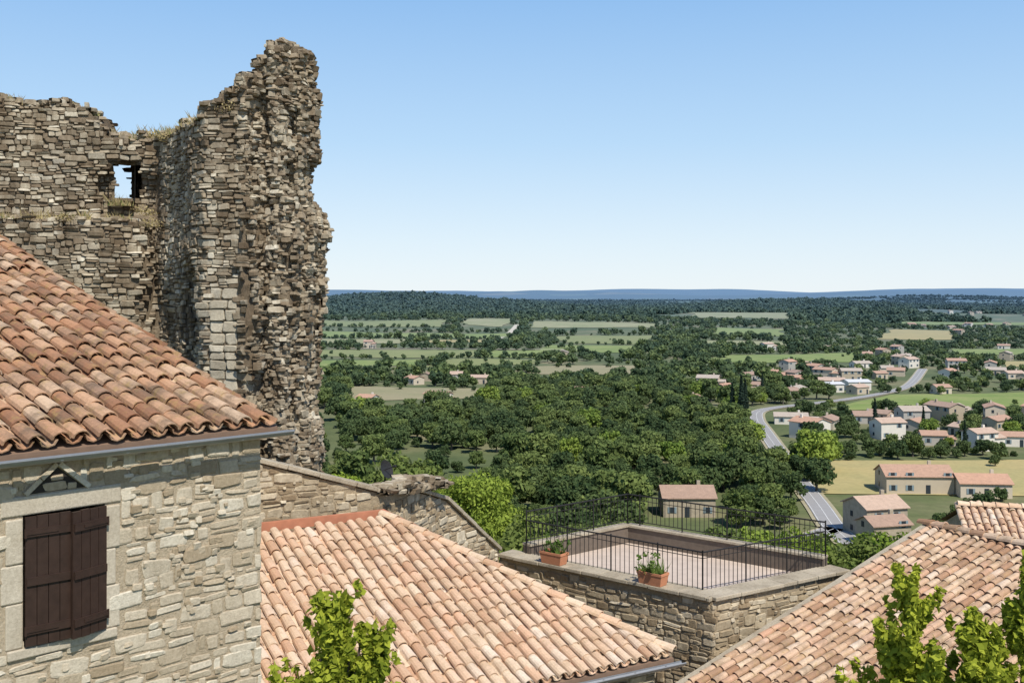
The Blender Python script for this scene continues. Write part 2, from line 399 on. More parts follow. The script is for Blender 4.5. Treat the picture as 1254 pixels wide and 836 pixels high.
def protos(cname,specs):
    col=bpy.data.collections.new(cname)
    for i,(h,r,nl,n,sz,mat,kind) in enumerate(specs):
        b=tree_builder(h,r,nl,n,sz,kind)
        o=b.obj('%s_%02d'%(cname,i),[M_bark,mat]); scene.collection.objects.unlink(o); col.objects.link(o)
    return col
def scatter(name,pts,col):
    me=bpy.data.meshes.new(name); me.from_pydata([p[:3] for p in pts],[],[])
    for an,tp,ix in(('scl','FLOAT',3),('rot','FLOAT',4),('idx','INT',5)):
        a=me.attributes.new(an,tp,'POINT'); a.data.foreach_set('value',[p[ix] for p in pts])
    o=bpy.data.objects.new(name,me); scene.collection.objects.link(o)
    ng=bpy.data.node_groups.new(name+'_gn','GeometryNodeTree')
    ng.interface.new_socket('Geometry',in_out='INPUT',socket_type='NodeSocketGeometry')
    ng.interface.new_socket('Geometry',in_out='OUTPUT',socket_type='NodeSocketGeometry')
    N=ng.nodes; Lk=ng.links
    gi=N.new('NodeGroupInput');go=N.new('NodeGroupOutput');ip=N.new('GeometryNodeInstanceOnPoints')
    ci=N.new('GeometryNodeCollectionInfo'); ci.inputs['Collection'].default_value=col
    ci.inputs['Separate Children'].default_value=True; ci.inputs['Reset Children'].default_value=True
    def na(n,t):
        a=N.new('GeometryNodeInputNamedAttribute'); a.data_type=t; a.inputs[0].default_value=n
        return a.outputs[0]
    cx=N.new('ShaderNodeCombineXYZ'); Lk.new(na('rot','FLOAT'),cx.inputs[2])
    Lk.new(gi.outputs[0],ip.inputs['Points']); Lk.new(ci.outputs[0],ip.inputs['Instance']); ip.inputs['Pick Instance'].default_value=True
    Lk.new(na('idx','INT'),ip.inputs['Instance Index']); Lk.new(cx.outputs[0],ip.inputs['Rotation']); Lk.new(na('scl','FLOAT'),ip.inputs['Scale'])
    Lk.new(ip.outputs[0],go.inputs[0])
    md=o.modifiers.new('scatter','NODES'); md.node_group=ng
    return o
nearc=protos('tree_near',[(8,3.6,26,8500,.17,M_leafE,'oak'),(7,3.4,24,8500,.17,M_leafC,'oak'),(8.5,3.8,26,8500,.17,M_leafC,'oak'),(7.5,3.3,22,7000,.19,M_leafB,'oak')])
midc=protos('tree_mid',[(7,3.6,16,1800,.38,M_leafA,'oak'),(6.2,3.4,14,1800,.38,M_leafA,'oak'),(8,3.7,16,1800,.38,M_leafB,'oak'),(6.8,3.2,13,1500,.38,M_leafA,'oak'),(7.4,3.6,15,1800,.38,M_leafB,'oak'),(8,4,16,1800,.38,M_leafC,'oak'),(9,.9,0,900,.3,M_leafD,'cypress')])
farc=protos('tree_far',[(6.5,3.8,8,300,.85,M_leafA,'oak'),(7,4,8,300,.85,M_leafA,'oak'),(6,3.6,7,280,.85,M_leafA,'oak'),(7.5,4,8,300,.85,M_leafB,'oak')])
vfc=protos('tree_vfar',[(8,8,9,110,2.6,M_leafA,'oak'),(7,9,9,110,2.6,M_leafA,'oak')])
def blocked(x,y,pad=0):
    for q in clear:
        if inpoly(x,y,q): return True
    for rx,ry,w in roadpts:
        if abs(x-rx)<w/2+4.0 and -(w+13)<y-ry<4.5: 
            return True
    for hx,hy,r,fr_ in houses:
        dx=x-hx*y/hy if y<hy else x-hx
        if abs(dx)<r and hy-r-fr_-hy*.02<y<hy+r-1: return True
    return False
near=[];mid=[];far=[];vf=[]
# hillside below the castle
for i in range(500):
    y=U(80,150) if i>110 else U(80,100); x=U(-.45,-.02 if y<112 else .08)*y
    if any((x-a[0])**2+(y-a[1])**2<20 for a in near): continue
    near.append((x,y,H(x,y)-.3,U(.65,1.08) if y<112 else U(.7,1.05),U(0,6.28),random.choice([0,0,1,1,2,2,3]) if y<118 else random.choice([1,2,3,3,3])))
y=150
while y<1500:
    st=6.4 if y<480 else 7.6+y*.003
    x=-.32*y
    while x<.62*y:
        xx=x+U(-.45,.45)*st; yy=y+U(-.45,.45)*st; k=xx/yy
        cl=nz(xx,yy,.012,4)+.5*nz(xx,yy,.04,8)
        if yy<480:
            if k<.2: p=1 if cl>-.28 else .3
            elif k<.3: p=.85 if cl>-.2 else .4
            else: p=.72 if yy<400 else .6
            if k>.27 and yy<235: p=.6
        elif yy<620: p=.95 if k<.16 or cl>.05 else .6
        else: p=1 if cl>-.12 else .42
        if R()<p and not blocked(xx,yy):
            s=random.choice([U(.45,.8),U(.7,1.1),U(.9,1.4)])*(1.0 if k<.3 else .78)
            sp_=nz(xx,yy,.03,21)
            if yy<500: mid.append((xx,yy,H(xx,yy)-.4,s,U(0,6.28),random.choice([0,1,3,0,1,3,4,2] if sp_<.05 else [2,4,4,2,5,0,3])))
            else: far.append((xx,yy,H(xx,yy)-.6,s*.95,U(0,6.28),random.choice([0,1,2,3,1,3])))
        x+=st
    y+=st*.9
# hedgerows between the fields
for (x0,y0,x1,y1) in [(-150,745,30,738),(-55,655,-46,725),(-220,1064,-14,1064),(24,740,60,860),(-26,765,-16,858),(-160,880,60,885),(12,595,6,655),(100,815,115,905),(30,945,110,920),(-95,960,-85,1045),(-240,1212,0,1205),(118,684,150,780),(160,792,262,812),(262,800,226,690),(-260,1275,-60,1272),(170,485,262,502),(90,293,175,297),(-76,520,-8,512),(215,1112,285,1105),(330,912,500,915)]:
    l=math.hypot(x1-x0,y1-y0); n=int(l/4.2)
    for i in range(n):
        if R()<.22: continue
        t=i/n; x=x0+(x1-x0)*t+U(-2.5,2.5); y=y0+(y1-y0)*t+U(-3,3); p=(x,y,H(x,y)-.4,U(.3,.9),U(0,6.28))
        (mid if y<500 else far).append(p+(random.choice([0,1,2,3]),))
for q in clear[:14]:
    for i in range(6):
        a,b_=R(),R(); x=q[0][0]*(1-a)+q[1][0]*a; x=x*(1-b_)+(q[3][0]*(1-a)+q[2][0]*a)*b_
        y=(q[0][1]*(1-a)+q[1][1]*a)*(1-b_)+(q[3][1]*(1-a)+q[2][1]*a)*b_
        (mid if y<500 else far).append((x,y,H(x,y)-.3,U(.25,.6),U(0,6.28),random.choice([0,1,2,3])))
y=1500
while y<7500:
    st=14+ (y-1500)*.004; x=-.3*y
    while x<.55*y:
        xx=x+U(-.5,.5)*st; yy=y+U(-.5,.5)*st; cl=nz(xx,yy,.003,4)+.5*nz(xx,yy,.009,8)
        hill=math.exp(-((yy-2900)/700)**2)*(1-ss(500,1500,xx))
        if (cl>-.0-.9*hill) and not any(inpoly(xx,yy,q) for q in clear):
            vf.append((xx,yy,H(xx,yy)-1,U(.6,1.35),U(0,6.28),random.choice([0,1])))
        x+=st
    y+=st
for (x,y,s) in [(83,384,1.7),(85.5,389,1.5),(80.5,388,1.35),(104,441,1.3),(118,345,1.2),(131,338,1.0),(128,300,1.0)]:
    mid.append((x,y,H(x,y),s,0,6))
mid.append((76,268,H(76,268),1.5,0,5)); mid.append((80,272,H(80,272),1.3,2,5))
print('trees',len(near),len(mid),len(far),len(vf))
scatter('hillside_trees',near,nearc); scatter('valley_forest',mid,midc); scatter('plain_woodland',far,farc); scatter('distant_forest',vf,vfc)

# ------------------------------------------------------------ stone work
def stone(b,P,Ux,N,w,h,pr,m=0,n=8,back=.06):
    W=w/2;Hh=h/2; ring=[]; ph=U(-.2,.2); ex=U(.22,.48)
    for i in range(n):
        a=2*math.pi*(i+.5)/n+ph; c,s=math.cos(a),math.sin(a)
        k=U(.86,1.08)
        ring.append((math.copysign(abs(c)**ex,c)*W*k,math.copysign(abs(s)**ex,s)*Hh*k))
    tl=U(-.25,.25)*pr; tz=U(-.35,.35)*pr
    vs=[]; inn=U(.74,.88); rot=U(-.07,.07)
    for sc,dp,t in((1,-back,0),(1,pr*.6,.5),(inn,pr,1)):
        for (x,z) in ring:
            q=P+Ux*((x-z*rot)*sc)+UP*((z+x*rot)*sc)+N*(dp+t*(tl*x/W+tz*z/Hh)); vs.append(q)
    fs=[]
    for r in range(2):
        for i in range(n):
            j=(i+1)%n; fs.append((r*n+i,r*n+j,(r+1)*n+j,(r+1)*n+i))
    fs.append(tuple(range(2*n,3*n)))
    b.add(vs,fs,m)
def stone_fill(b,S,t0,t1,zb,zt,wr,hr,gap,pr,skip=None,m=0,n=8,wav=.05,jz=.08,pk=1.0):
    z=zb
    while z<zt:
        h=U(*hr); t=t0-U(0,wr[1]); big=R()<.12
        while t<t1:
            w=U(*wr)*(1.25 if big else 1)*U(.7,1.1); a=max(t,t0);e=min(t+w,t1)
            if e-a>.06 and R()<pk:
                tc=(a+e)/2; zc=z+h/2+noise.noise(V((tc*.6,z*.5,3)))*h*.5+wav*noise.noise(V((tc*.35,z*.15,9)))
                if not(skip and skip(tc,zc)):
                    P,Ux,N=S(tc,zc); r=R()
                    if r<.26 and h>(hr[0]+hr[1])*.42:
                        s=U(.35,.65)
                        stone(b,P-UP*(h*(1-s)/2),Ux,N,e-a-gap,h*s-gap,pr*U(.4,1.2),m,n)
                        stone(b,P+UP*(h*s/2),Ux,N,e-a-gap,h*(1-s)-gap,pr*U(.4,1.2),m,n)
                    else: stone(b,P+UP*U(-jz,jz)*h,Ux,N,e-a-gap,h*U(.8,1.15)-gap,pr*U(.4,1.3),m,n)
            t+=w
        z+=h
def path_S(pts,disp=None):
    """pts plan polyline; outward normal is to the right of travel"""
    P=[V((p[0],p[1],0)) for p in pts]; L=[0]
    for a,c in zip(P,P[1:]): L.append(L[-1]+(c-a).length)
    def S(t,z):
        t=max(0,min(L[-1]-1e-6,t)); i=0
        while t>=L[i+1]: i+=1
        d=(P[i+1]-P[i]).normalized(); q=P[i]+d*(t-L[i]); N=V((d.y,-d.x,0))
        if disp:
            dn,dx=disp(t,q,z); q=q+N*dn+V((dx,0,0))
        q=V((q.x,q.y,Z0+z)); return q,d,N
    return S,L
# ---- ruined castle tower
cas=[(-22,30.3),(-11.0,33.0),(-10.3,32.2),(-9.7,31.2),(-9.0,29.9),(-8.55,29.45),(-7.35,29.35),(-7.1,30.1),(-6.8,30.0),(-6.55,29.7),(-6.2,29.9),(-6.05,30.6),(-5.65,30.6),(-5.45,31.6),(-6.0,33.2),(-9.4,34.9),(-12,34.6),(-22,32.0)]
toptab=[(-22,5.2),(-16,5.9),(-15.4,5.95),(-14.8,5.65),(-13.8,5.85),(-12.9,5.6),(-12.75,5.1),(-12.3,4.85),(-10.6,4.85),(-9.5,4.9),(-8.7,4.75),(-8.55,5.15),(-8.1,5.25),(-8.0,5.5),(-7.65,5.6),(-7.5,6.0),(-7.15,6.1),(-7.05,6.45),(-6.75,6.6),(-6.65,6.95),(-6.3,7.0),(-6.2,7.15),(-5.75,7.1),(-5.6,6.8),(-5.3,6.6)]
edge=[(-10,-.25),(-4,-.25),(-3.3,-.38),(-2,-.28),(-1,-.36),(-.47,-.26),(.47,-.22),(1.2,-.24),(1.65,-.02),(2.24,-.10),(2.8,-.40),(3.66,-.50),(4.13,-.26),(4.7,-.42),(5.67,-.40),(6.2,-.48),(7.2,-.50)]
def ctop(x): return interp(toptab,x)+.14*noise.noise(V((x*3.1,1,2)))
def cdisp(t,q,z):
    dn=0; w=ss(-7.2,-5.8,q.x); dx=w*(interp(edge,z)+.14*noise.noise(V((z*2.2,4,4))))
    if q.y<33.3 and q.x<-11.0 and t<12:    # lower thicker wall, ledge
        dn+=.55*(1-ss(2.1,2.3,z+.1*noise.noise(V((q.x,1,1)))))*(1-ss(-11.6,-11.0,q.x))
    if t<12 and 2.3<z<4.45 and -12.75<q.x<-11.0: dn-=.35*(1-ss(3.9,4.4,z+.8*abs(q.x+11.9)))
    dn+=.16*noise.noise(V((t*.5,z*.5,0)))
    if -10.3<q.x<-8.8 and q.y<32.5: dn-=.6*ss(-3.6,-3,z)*(1-ss(.2,1.2,z))*ss(-9.9,-9.3,q.x)*(1-ss(-9.1,-8.8,q.x))
    if q.x>-7.45:
        k=1-.45*ss(-5.9,-5.6,q.x)
        dn+=k*(.36*noise.noise(V((t*1.5,z*.3,5)))+.22*noise.noise(V((t*1.8,z*1.3,7))))
        dn+=.08*math.sin(z*1.1+1.0)
    if q.x<-7.2 and q.x>-8.6: dn+=.10*(1-ss(-.4,.6,z))+.14*noise.noise(V((t,z*1.1,5)))
    return dn,dx
S,L=path_S(cas,cdisp)
hole=(-12.32,-11.72,2.95,4.0)
def in_hole(x,z,g=0): return hole[0]-g<x<hole[1]+g and hole[2]-g<z<hole[3]+g
b=MB()
dressed=lambda t,z: L[5]+.2<t<L[5]+1.0 and -3.0<z<.1
stone_fill(b,S,3.5,L[-1]-6,-7.5,7.3,(.12,.50),(.055,.22),.010,.055,wav=.38,jz=.22,
   skip=lambda t,z:(lambda q:(z>ctop(q.x)-.03) or dressed(t,z) or (q.y<33.6 and t<12 and in_hole(q.x,z,.06)) or (t>18 and in_hole(q.x+.75,z-.1,.1)))(S(t,z)[0]),n=7)
# broken wall core: rough stones at all angles
def S2(t,z):
    q,d,N=S(t,z); a=U(-.7,.7); d2=(d*math.cos(a)+N*math.sin(a)); return q-N*.03,d2,V((d2.y,-d2.x,0))
stone_fill(b,S2,L[6]-.1,L[13]+.3,-7.5,7.2,(.14,.42),(.09,.22),.0,.13,wav=.3,jz=.4,pk=.8,
   skip=lambda t,z:z>ctop(S(t,z)[0].x)-.05,n=7)
castle=empty('ruined_castle_tower')
b.obj('stones',[M_castle],castle)
# dressed quoins on the buttress
b=MB(); z=-3.0
while z<.1:
    h=U(.20,.36); s=U(.3,.7)
    for (a,c) in ((.2,.2+.8*s),(.2+.8*s,1.0)):
        P,Ux,N=S(L[5]+(a+c)/2,z+h/2); stone(b,P+N*U(-.02,.01),Ux,N,(c-a)-.008,h-.010,.05,0,9)
    z+=h
b.obj('dressed_blocks',[M_block],castle)
# core
b=MB(); dt=.2; dz=.25; nt_=int(L[-1]/dt)+1; zs=[-9+dz*i for i in range(70)]
for i in range(nt_+1):
    t=min(i*dt,L[-1]-.001)
    for z in zs:
        q,_,N=S(t,z); zt=ctop(q.x)
        zz=min(z,zt-.04)
        q,_,N=S(t,zz); p=q-N*.03; b.v.append(tuple(p))
nzs=len(zs)
for i in range(nt_):
    for j in range(nzs-1):
        a=i*nzs+j; q=b.v[a]; z=(q[2]+b.v[a+1][2])/2-Z0; x=(q[0]+b.v[a+nzs][0])/2; t=i*dt
        if b.v[a+1][2]-q[2]<1e-5 and b.v[a+nzs+1][2]-b.v[a+nzs][2]<1e-5: continue
        if t<12 and in_hole(x,z,.02): continue
        if t>18 and in_hole(x+.75,z-.1,.12): continue
        b.f.append((a,a+nzs,a+nzs+1,a+1)); b.m.append(0)
# cap
def yfront(x):
    return interp([(p[0],p[1]) for p in cas[:6]]+[(-7.35,29.4),(-6.2,30.1),(-5.4,31.4)],x)
def yback(x):
    return interp([(-22,32.0),(-12,34.6),(-9.4,34.9),(-6.0,33.2),(-5.4,31.7)],x)
xsn=[-22+.2*i for i in range(83)]
o=len(b.v)
for x in xsn:
    dx=ss(-7.2,-5.8,x)*interp(edge,ctop(x)); b.v.append((x+dx,yfront(x)+.02,Z0+ctop(x)-.08)); b.v.append((x+dx,yback(x),Z0+ctop(x)-.08))
for i in range(len(xsn)-1):
    a=o+2*i; b.f.append((a,a+2,a+3,a+1)); b.m.append(0)
# splayed reveal of the window
y0=32.75;y1=34.7
f4=[(hole[0]-.08,y0-.1,hole[2]-.08),(hole[1]+.08,y0+.05,hole[2]-.08),(hole[1]+.08,y0+.05,hole[3]+.08),(hole[0]-.08,y0-.1,hole[3]+.08)]
b4=[(hole[0]-.83,y1,hole[2]+.0),(hole[1]-.63,y1,hole[2]+.0),(hole[1]-.63,y1,hole[3]+.25),(hole[0]-.83,y1,hole[3]+.25)]
vs=[(x,y,z+Z0) for x,y,z in f4+b4]
b.add(vs,[(0,1,5,4),(1,2,6,5),(2,3,7,6),(3,0,4,7)])
b.obj('rubble_core',[M_castle_core],castle)
# loose stones along the broken top
b=MB()
for i in range(760):
    x=U(-20,-5.8) if i%3 else U(-9,-5.6); yy=yfront(x)+abs(random.gauss(0,.5)); z=ctop(x)+U(-.06,.10)
    dx=ss(-7.2,-5.8,x)*interp(edge,z)
    a=U(0,3.14); d=V((math.cos(a),math.sin(a),0)); N=V((d.y,-d.x,0))
    stone(b,V((x+dx,yy,Z0+z)),d,N,U(.15,.4),U(.08,.2),U(.06,.12),0,7,back=U(.08,.15))
for i in range(150):
    x=U(-20,-11.5); q=V((x,interp([(p[0],p[1]) for p in cas[:2]],x)-U(.05,.45),Z0+2.25+U(-.04,.05)))
    stone(b,q,V((1,0,0)),V((0,-1,0)),U(.15,.4),U(.06,.14),U(.05,.1),0,7,back=.12)
b.obj('loose_top_stones',[M_castle],castle)
def tufts(name,spots,n,h,mat,parent=None,sp=.12):
    b=MB()
    for (x,y,z) in spots:
        hk=U(.5,1.4)
        for i in range(n):
            px=x+random.gauss(0,sp);py=y+random.gauss(0,sp*.6); hh=h*hk*U(.4,1.3); dx=random.gauss(0,.4)*hh;dy=random.gauss(0,.4)*hh; w=.006+hh*.02
            b.add([(px-w,py,z),(px+w,py+w,z),(px+dx*.5+w*.5,py+dy*.5,z+hh*.6),(px+dx,py+dy,z+hh)],[(0,1,2,3)])
    return b.obj(name,[mat],parent)
sp=[];
for i in range(50):
    x=random.choice([U(-12,-8.6),U(-12,-8.6),U(-16,-12)]); sp.append((x,yfront(x)+U(0,.4),Z0+ctop(x)-.02))
for i in range(20):
    x=U(-15.5,-11.3); sp.append((x,interp([(p[0],p[1]) for p in cas[:2]],x)-U(.1,.4),Z0+2.25))
for i in range(8): sp.append((U(-12.3,-11.7),32.5,Z0+2.7))
tufts('dry_grass_tufts',sp,18,.26,M_dry,castle); tufts('green_weeds',sp[::3],10,.2,M_grn,castle)
b=MB()   # creeping weeds on the ledges
for (x,y,z) in [(-9.6,31.2,Z0+4.85),(-10.6,32.3,Z0+4.8),(-9.0,30.2,Z0+4.75),(-11.3,32.6,Z0+2.6),(-10.9,32.4,Z0+2.2),(-8.0,29.4,Z0+5.2),(-13.5,32,Z0+2.3)]:
    add_cloud(b,cloud([(x+U(-.2,.2),y+U(-.1,.1),z+U(-.1,.1),.26,.2,.12) for k in range(3)],160,.035),0)
b.obj('creeping_weeds',[M_dry],castle)

# ------------------------------------------------------------ tiled roofs
def tile(b,P,D,W,N,r,ln,m=0,seg=6,inv=False):
    """barrel tile, P = centre of lower end, D = up-slope"""
    sg=-1 if inv else 1; vs=[]
    yaw=U(-.04,.04); D2=(D+W*yaw).normalized()
    for (q,rr,lift) in((P,r,.022),(P+D2*ln,r*.82,0)):
        for th in(1,.84):
            for i in range(seg+1):
                a=math.pi*i/seg; vs.append(q+N*(lift)+W*(rr*th*math.cos(a))+N*(sg*rr*th*.85*math.sin(a)))
    k=seg+1; fs=[]
    for i in range(seg):
        fs+= [(i,i+1,2*k+i+1,2*k+i),(i,k+i,k+i+1,i+1),(k+i,3*k+i,3*k+i+1,k+i+1)]
    b.add(vs,fs,m)
def roof(O,E,Uh,k,len_e,len_s,mats,cond=None,sp=.205,row=.33,parent=None,name='tiles'):
    E=V(E).normalized();D=(V(Uh).normalized()+UP*k).normalized();N=E.cross(D)
    if N.z<0:N=-N
    b=MB(); O=V(O); nc=int(len_e/sp); nr=int(len_s*math.sqrt(1+k*k)/row)
    for i in range(nc+1):
        j0=U(-.06,.06); x0=U(-.010,.010)
        for j in range(nr+1):
            sag=.035*noise.noise(V((i*sp*.7,j*row*.7,O.x)))
            P=O+E*(i*sp+x0+.016*noise.noise(V((i*.9,j*.25,2))))+D*(j*row+j0*(j>0)+U(-.018,.018))+N*sag
            if cond is None or cond(i*sp,j*row):
                tile(b,P+N*(.06+U(-.008,.012))+E*U(-.011,.011),D,E,N,sp*.42*U(.92,1.07),row*1.18)
            if cond is None or cond(i*sp+sp/2,j*row):
                tile(b,P+E*(sp/2)+N*(.075+U(-.004,.004)),D,E,N,sp*.40,row*1.12,0,4,True)
    b.obj(name,mats,parent); return E,D,N
def strip_tiles(name,p0,p1,mat,parent,r=.11,row=.34):
    p0=V(p0);p1=V(p1);D=(p1-p0);ln=D.length;D.normalize();W=D.cross(UP).normalized();N=W.cross(D); b=MB()
    for i in range(int(ln/row)+1): tile(b,p0+D*(i*row)+N*.03,D,W,N,r,row*1.15)
    b.obj(name,[mat],parent)
def gutter(name,p0,p1,r,parent,out):
    b=MB();p0=V(p0);p1=V(p1);D=(p1-p0).normalized();W=V(out).normalized();vs=[]
    for p in(p0,p1):
        for th in(1,.88):
            for i in range(9):
                a=math.pi+math.pi*i/8; vs.append(p+W*(r*th*math.cos(a))+UP*(r*th*math.sin(a)))
    fs=[]
    for i in range(8): fs+=[(i,i+1,18+i+1,18+i),(9+i,27+i,27+i+1,9+i+1),(i,9+i,9+i+1,i+1),(18+i,18+i+1,27+i+1,27+i)]
    fs+=[(0,18,27,9),(8,17,35,26)]
    b.add(vs,fs); b.cyl(p0+W*r,p1+W*r,.012,n=6)
    n=int((p1-p0).length/.6)
    for i in range(n+1):
        q=p0+D*(i*.6+.1); b.box(q-UP*(r*.5)-W*(r*.2),D*.012,W*r*1.02,UP*.01)
    b.obj(name,[M_gut],parent,smooth=False)

# ---- left stone house
lh=empty('stone_house')
e1=V((.690,.724,0)); nin=V((-.724,.690,0))
EC=V((-2.43,11.0,Z0-1.37))      # eave corner
roof(EC-e1*9.02,e1,nin,.30,9.0,8.4,[M_tileL],parent=lh,name='roof_tiles')
b=MB(); D=(nin+UP*.3)
q=[EC-e1*9.1+UP*.0,EC,EC+D*8.6,EC-e1*9.1+D*8.6]
b.add(q+[p-UP*.07 for p in q],[(0,1,2,3),(7,6,5,4),(0,4,5,1),(1,5,6,2)]); 
r0=EC-e1*9.1+D*8.6; r1=EC+D*8.6; bk=nin*8.6-UP*2.58
b.add([r0,r1,r1+bk,r0+bk],[(0,1,2,3)])
b.obj('roof_deck',[M_under],lh)
gutter('eave_gutter',EC-e1*9.0-nin*.10-UP*.04,EC+e1*.10-nin*.10-UP*.04,.055,lh,-nin)
WC=EC-e1*.13+nin*.12; WC.z=Z0
SW,LW=path_S([( (WC-e1*9).x,(WC-e1*9).y ),(WC.x,WC.y),((WC+nin*.01).x,(WC+nin*.01).y)])
WL=9.0
win=(WL-2.40,WL-1.66,-3.08,-1.93)   # t0,t1,z0,z1
fr=(win[0]-.20,win[1]+.15,win[2]-.10,win[3]+.18)
tri_c=(WL-2.10); tri_z=fr[3]
def in_tri(t,z,g=0): return tri_z-.02<z<tri_z+.24+g and abs(t-tri_c)<(.28+g)*(1-(z-tri_z)/(.26+g))
b=MB()
stone_fill(b,SW,4.2,WL+.02,-8,-1.46,(.08,.36),(.05,.20),.020,.016,
  skip=lambda t,z:(fr[0]<t<fr[1] and fr[2]<z<fr[3]) or in_tri(t,z,.05),n=9,wav=.34,jz=.24)
# small pinning stones in the joints
for i in range(420):
    t=U(4.6,WL-.05); z=U(-5.5,-1.5)
    if (fr[0]-.04<t<fr[1]+.04 and fr[2]-.04<z<fr[3]+.04) or in_tri(t,z,.08): continue
    P,Ux,N=SW(t,z); stone(b,P+N*.006,Ux,N,U(.04,.12),U(.03,.08),U(.012,.024),0,8)
b.obj('rubble_stones',[M_house],lh)
# mortar face with window opening
b=MB()
def wp(t,z,o=0):
    P,Ux,N=SW(min(t,WL),z); return P+N*o
def wq(t0,t1,z0,z1,o=0,m=0): b.add([wp(t0,z0,o),wp(t1,z0,o),wp(t1,z1,o),wp(t0,z1,o)],[(0,1,2,3)],m)
wq(0,win[0],-11,-1.40);wq(win[1],WL,-11,-1.40);wq(win[0],win[1],-11,win[2]);wq(win[0],win[1],win[3],-1.40)
c0=wp(WL,-11);c1=wp(WL,-1.40); d=nin*8
b.add([c0,c0+d,c1+d+UP*2.2,c1],[(0,1,2,3)])
c2=wp(0,-11);c3=wp(0,-1.40); b.add([c2,c2+d,c3+d+UP*2.2,c3],[(3,2,1,0)])
b.add([c2+d,c0+d,c1+d+UP*2.2,c3+d+UP*2.2],[(0,1,2,3)])
b.obj('mortar_wall',[M_mortar],lh)
# cut stone frame
b=MB()
def wbox(t0,t1,z0,z1,o0,o1,m=0):
    P=wp((t0+t1)/2,(z0+z1)/2,(o0+o1)/2); b.box(P,e1*((t1-t0)/2),UP*((z1-z0)/2),nin*((o1-o0)/2),m)
zz=win[2]+.003
for k,hh in enumerate([.40,.34,.40]):
    wl=.19 if k%2 else .15; wr=.10 if k%2 else .14
    wbox(win[0]-wl,win[0]-.002,zz,zz+hh-.012,-.2,.012+.003*k); wbox(win[1]+.002,win[1]+wr,zz,zz+hh-.012,-.2,.013+.003*k); zz+=hh-.002
wbox(fr[0]+.06,fr[1]-.04,fr[2]+.01,win[2]-.004,-.2,.03)
wbox(fr[0]+.01,fr[1]+.0,win[3]+.004,fr[3]-.01,-.2,.018)
fo=b.obj('window_frame',[M_frame],lh); bv=fo.modifiers.new('bevel','BEVEL'); bv.width=.012; bv.segments=2
b=MB(); wbox(win[0]-.05,win[1]+.05,win[2]-.05,win[3]+.05,-.30,-.22)  # near-black panel behind the shutters, painted shade of the window recess
vs=[wp(tri_c-.25,tri_z+.0,.006),wp(tri_c+.25,tri_z+.0,.006),wp(tri_c,tri_z+.21,.006)]; b.add(vs,[(0,1,2)])  # flat dark triangle on the wall face, painted shade of the arch recess
b.obj('recess_shade_panels',[M_dark],lh)
b=MB()  # relieving arch stones
for s in(-1,1):
    for k in range(2):
        f0,f1=k/2,(k+1)/2
        pa=V(wp(tri_c+s*.29,tri_z+.0,.0)); pc_=V(wp(tri_c+s*.01,tri_z+.245,.0)); a=pa.lerp(pc_,f0+.01); c=pa.lerp(pc_,f1-.01)
        dd=(c-a); l=dd.length; dd.normalize(); n2=dd.cross(nin).normalized(); b.box((a+c)/2,dd*(l/2),n2*.022,nin*(.03+.004*k))
P=wp(tri_c-.02,tri_z+.045,.0); stone(b,V(P),e1,-nin,.22,.085,.012); P=wp(tri_c+.13,tri_z+.03,.0); stone(b,V(P),e1,-nin,.09,.06,.015); P=wp(tri_c,tri_z+.115,.0); stone(b,V(P),e1,-nin,.12,.05,.012)
b.obj('relieving_arch',[M_house],lh)
# shutters
def shutter(name,hinge_t,w,ang,s):
    b=MB(); P=wp(hinge_t,0,.03); P.z=Z0; ca,sa=math.cos(ang),math.sin(ang)
    A=(e1*s*ca-nin*sa); Nn=(-nin*ca-e1*s*sa)
    z0,z1=win[2]+.012,win[3]-.008; n=4
    for i in range(n):
        x0=w*i/n; c=P+A*(x0+w/n/2)+UP*((z0+z1)/2); b.box(c,A*(w/n/2-.003),UP*((z1-z0)/2+U(-.004,.004)),Nn*(.014+U(-.001,.001)))
    for zb in(z0+.14,(z0+z1)/2,z1-.14): b.box(P+A*(w/2)+UP*zb+Nn*.024,A*(w/2-.01),UP*.035,Nn*.009)
    for zb in(z0+.14,z1-.14):
        b.box(P+A*(w*.35)+UP*zb+Nn*.037,A*(w*.36),UP*.014,Nn*.003); b.cyl(P+UP*(zb-.04)+Nn*.03,P+UP*(zb+.04)+Nn*.03,.012)
    b.obj(name,[M_shut],lh)
wm=(win[0]+win[1])/2
shutter('shutter_left',win[0]+.005,wm-win[0]+.02,.08,1); shutter('shutter_right',win[1]-.005,wm-win[0]-.0,.26,-1)

# ---- middle house with pale roof
mh=empty('tiled_roof_house')
C=V((2.59,17.0,Z0-5.82)); e=V((.868,.497,0)); n_=V((-.497,.868,0))
LE=10.5; T_e=-2.82; T_s=5.17
def mcond(a,s):
    s=s/math.sqrt(1.09); return a<LE+T_e*(s/T_s)-.05
roof(C-e*LE,e,n_,.30,LE,5.05,[M_tileM],cond=mcond,parent=mh,name='roof_tiles')
Tp=C+e*T_e+n_*T_s+UP*(.3*T_s)
b=MB(); q=[C-e*LE,C,Tp,C-e*LE+n_*T_s+UP*.3*T_s]
b.add(q+[p-UP*.08 for p in q],[(0,1,2,3),(7,6,5,4),(0,4,5,1),(1,5,6,2),(2,6,7,3)]); b.obj('roof_deck',[M_under],mh)
strip_tiles('verge_tiles',C+UP*.07,Tp+UP*.07,M_tileM,mh,r=.10)
b=MB(); tl=C-e*LE+n_*T_s+UP*.3*T_s
b.box((Tp+tl)/2+n_*.08+UP*.10,(Tp-tl)/2,n_*.05,UP*.08)
b.box(Tp+V((.75,-.25,-.22)),V((.85,-.52,-.27)),V((.05,.08,0)),UP*.09)
b.obj('flashing',[M_flash],mh)
gutter('eave_gutter',C-e*LE-n_*.1-UP*.05,C+e*.12-n_*.1-UP*.05,.065,mh,-n_)
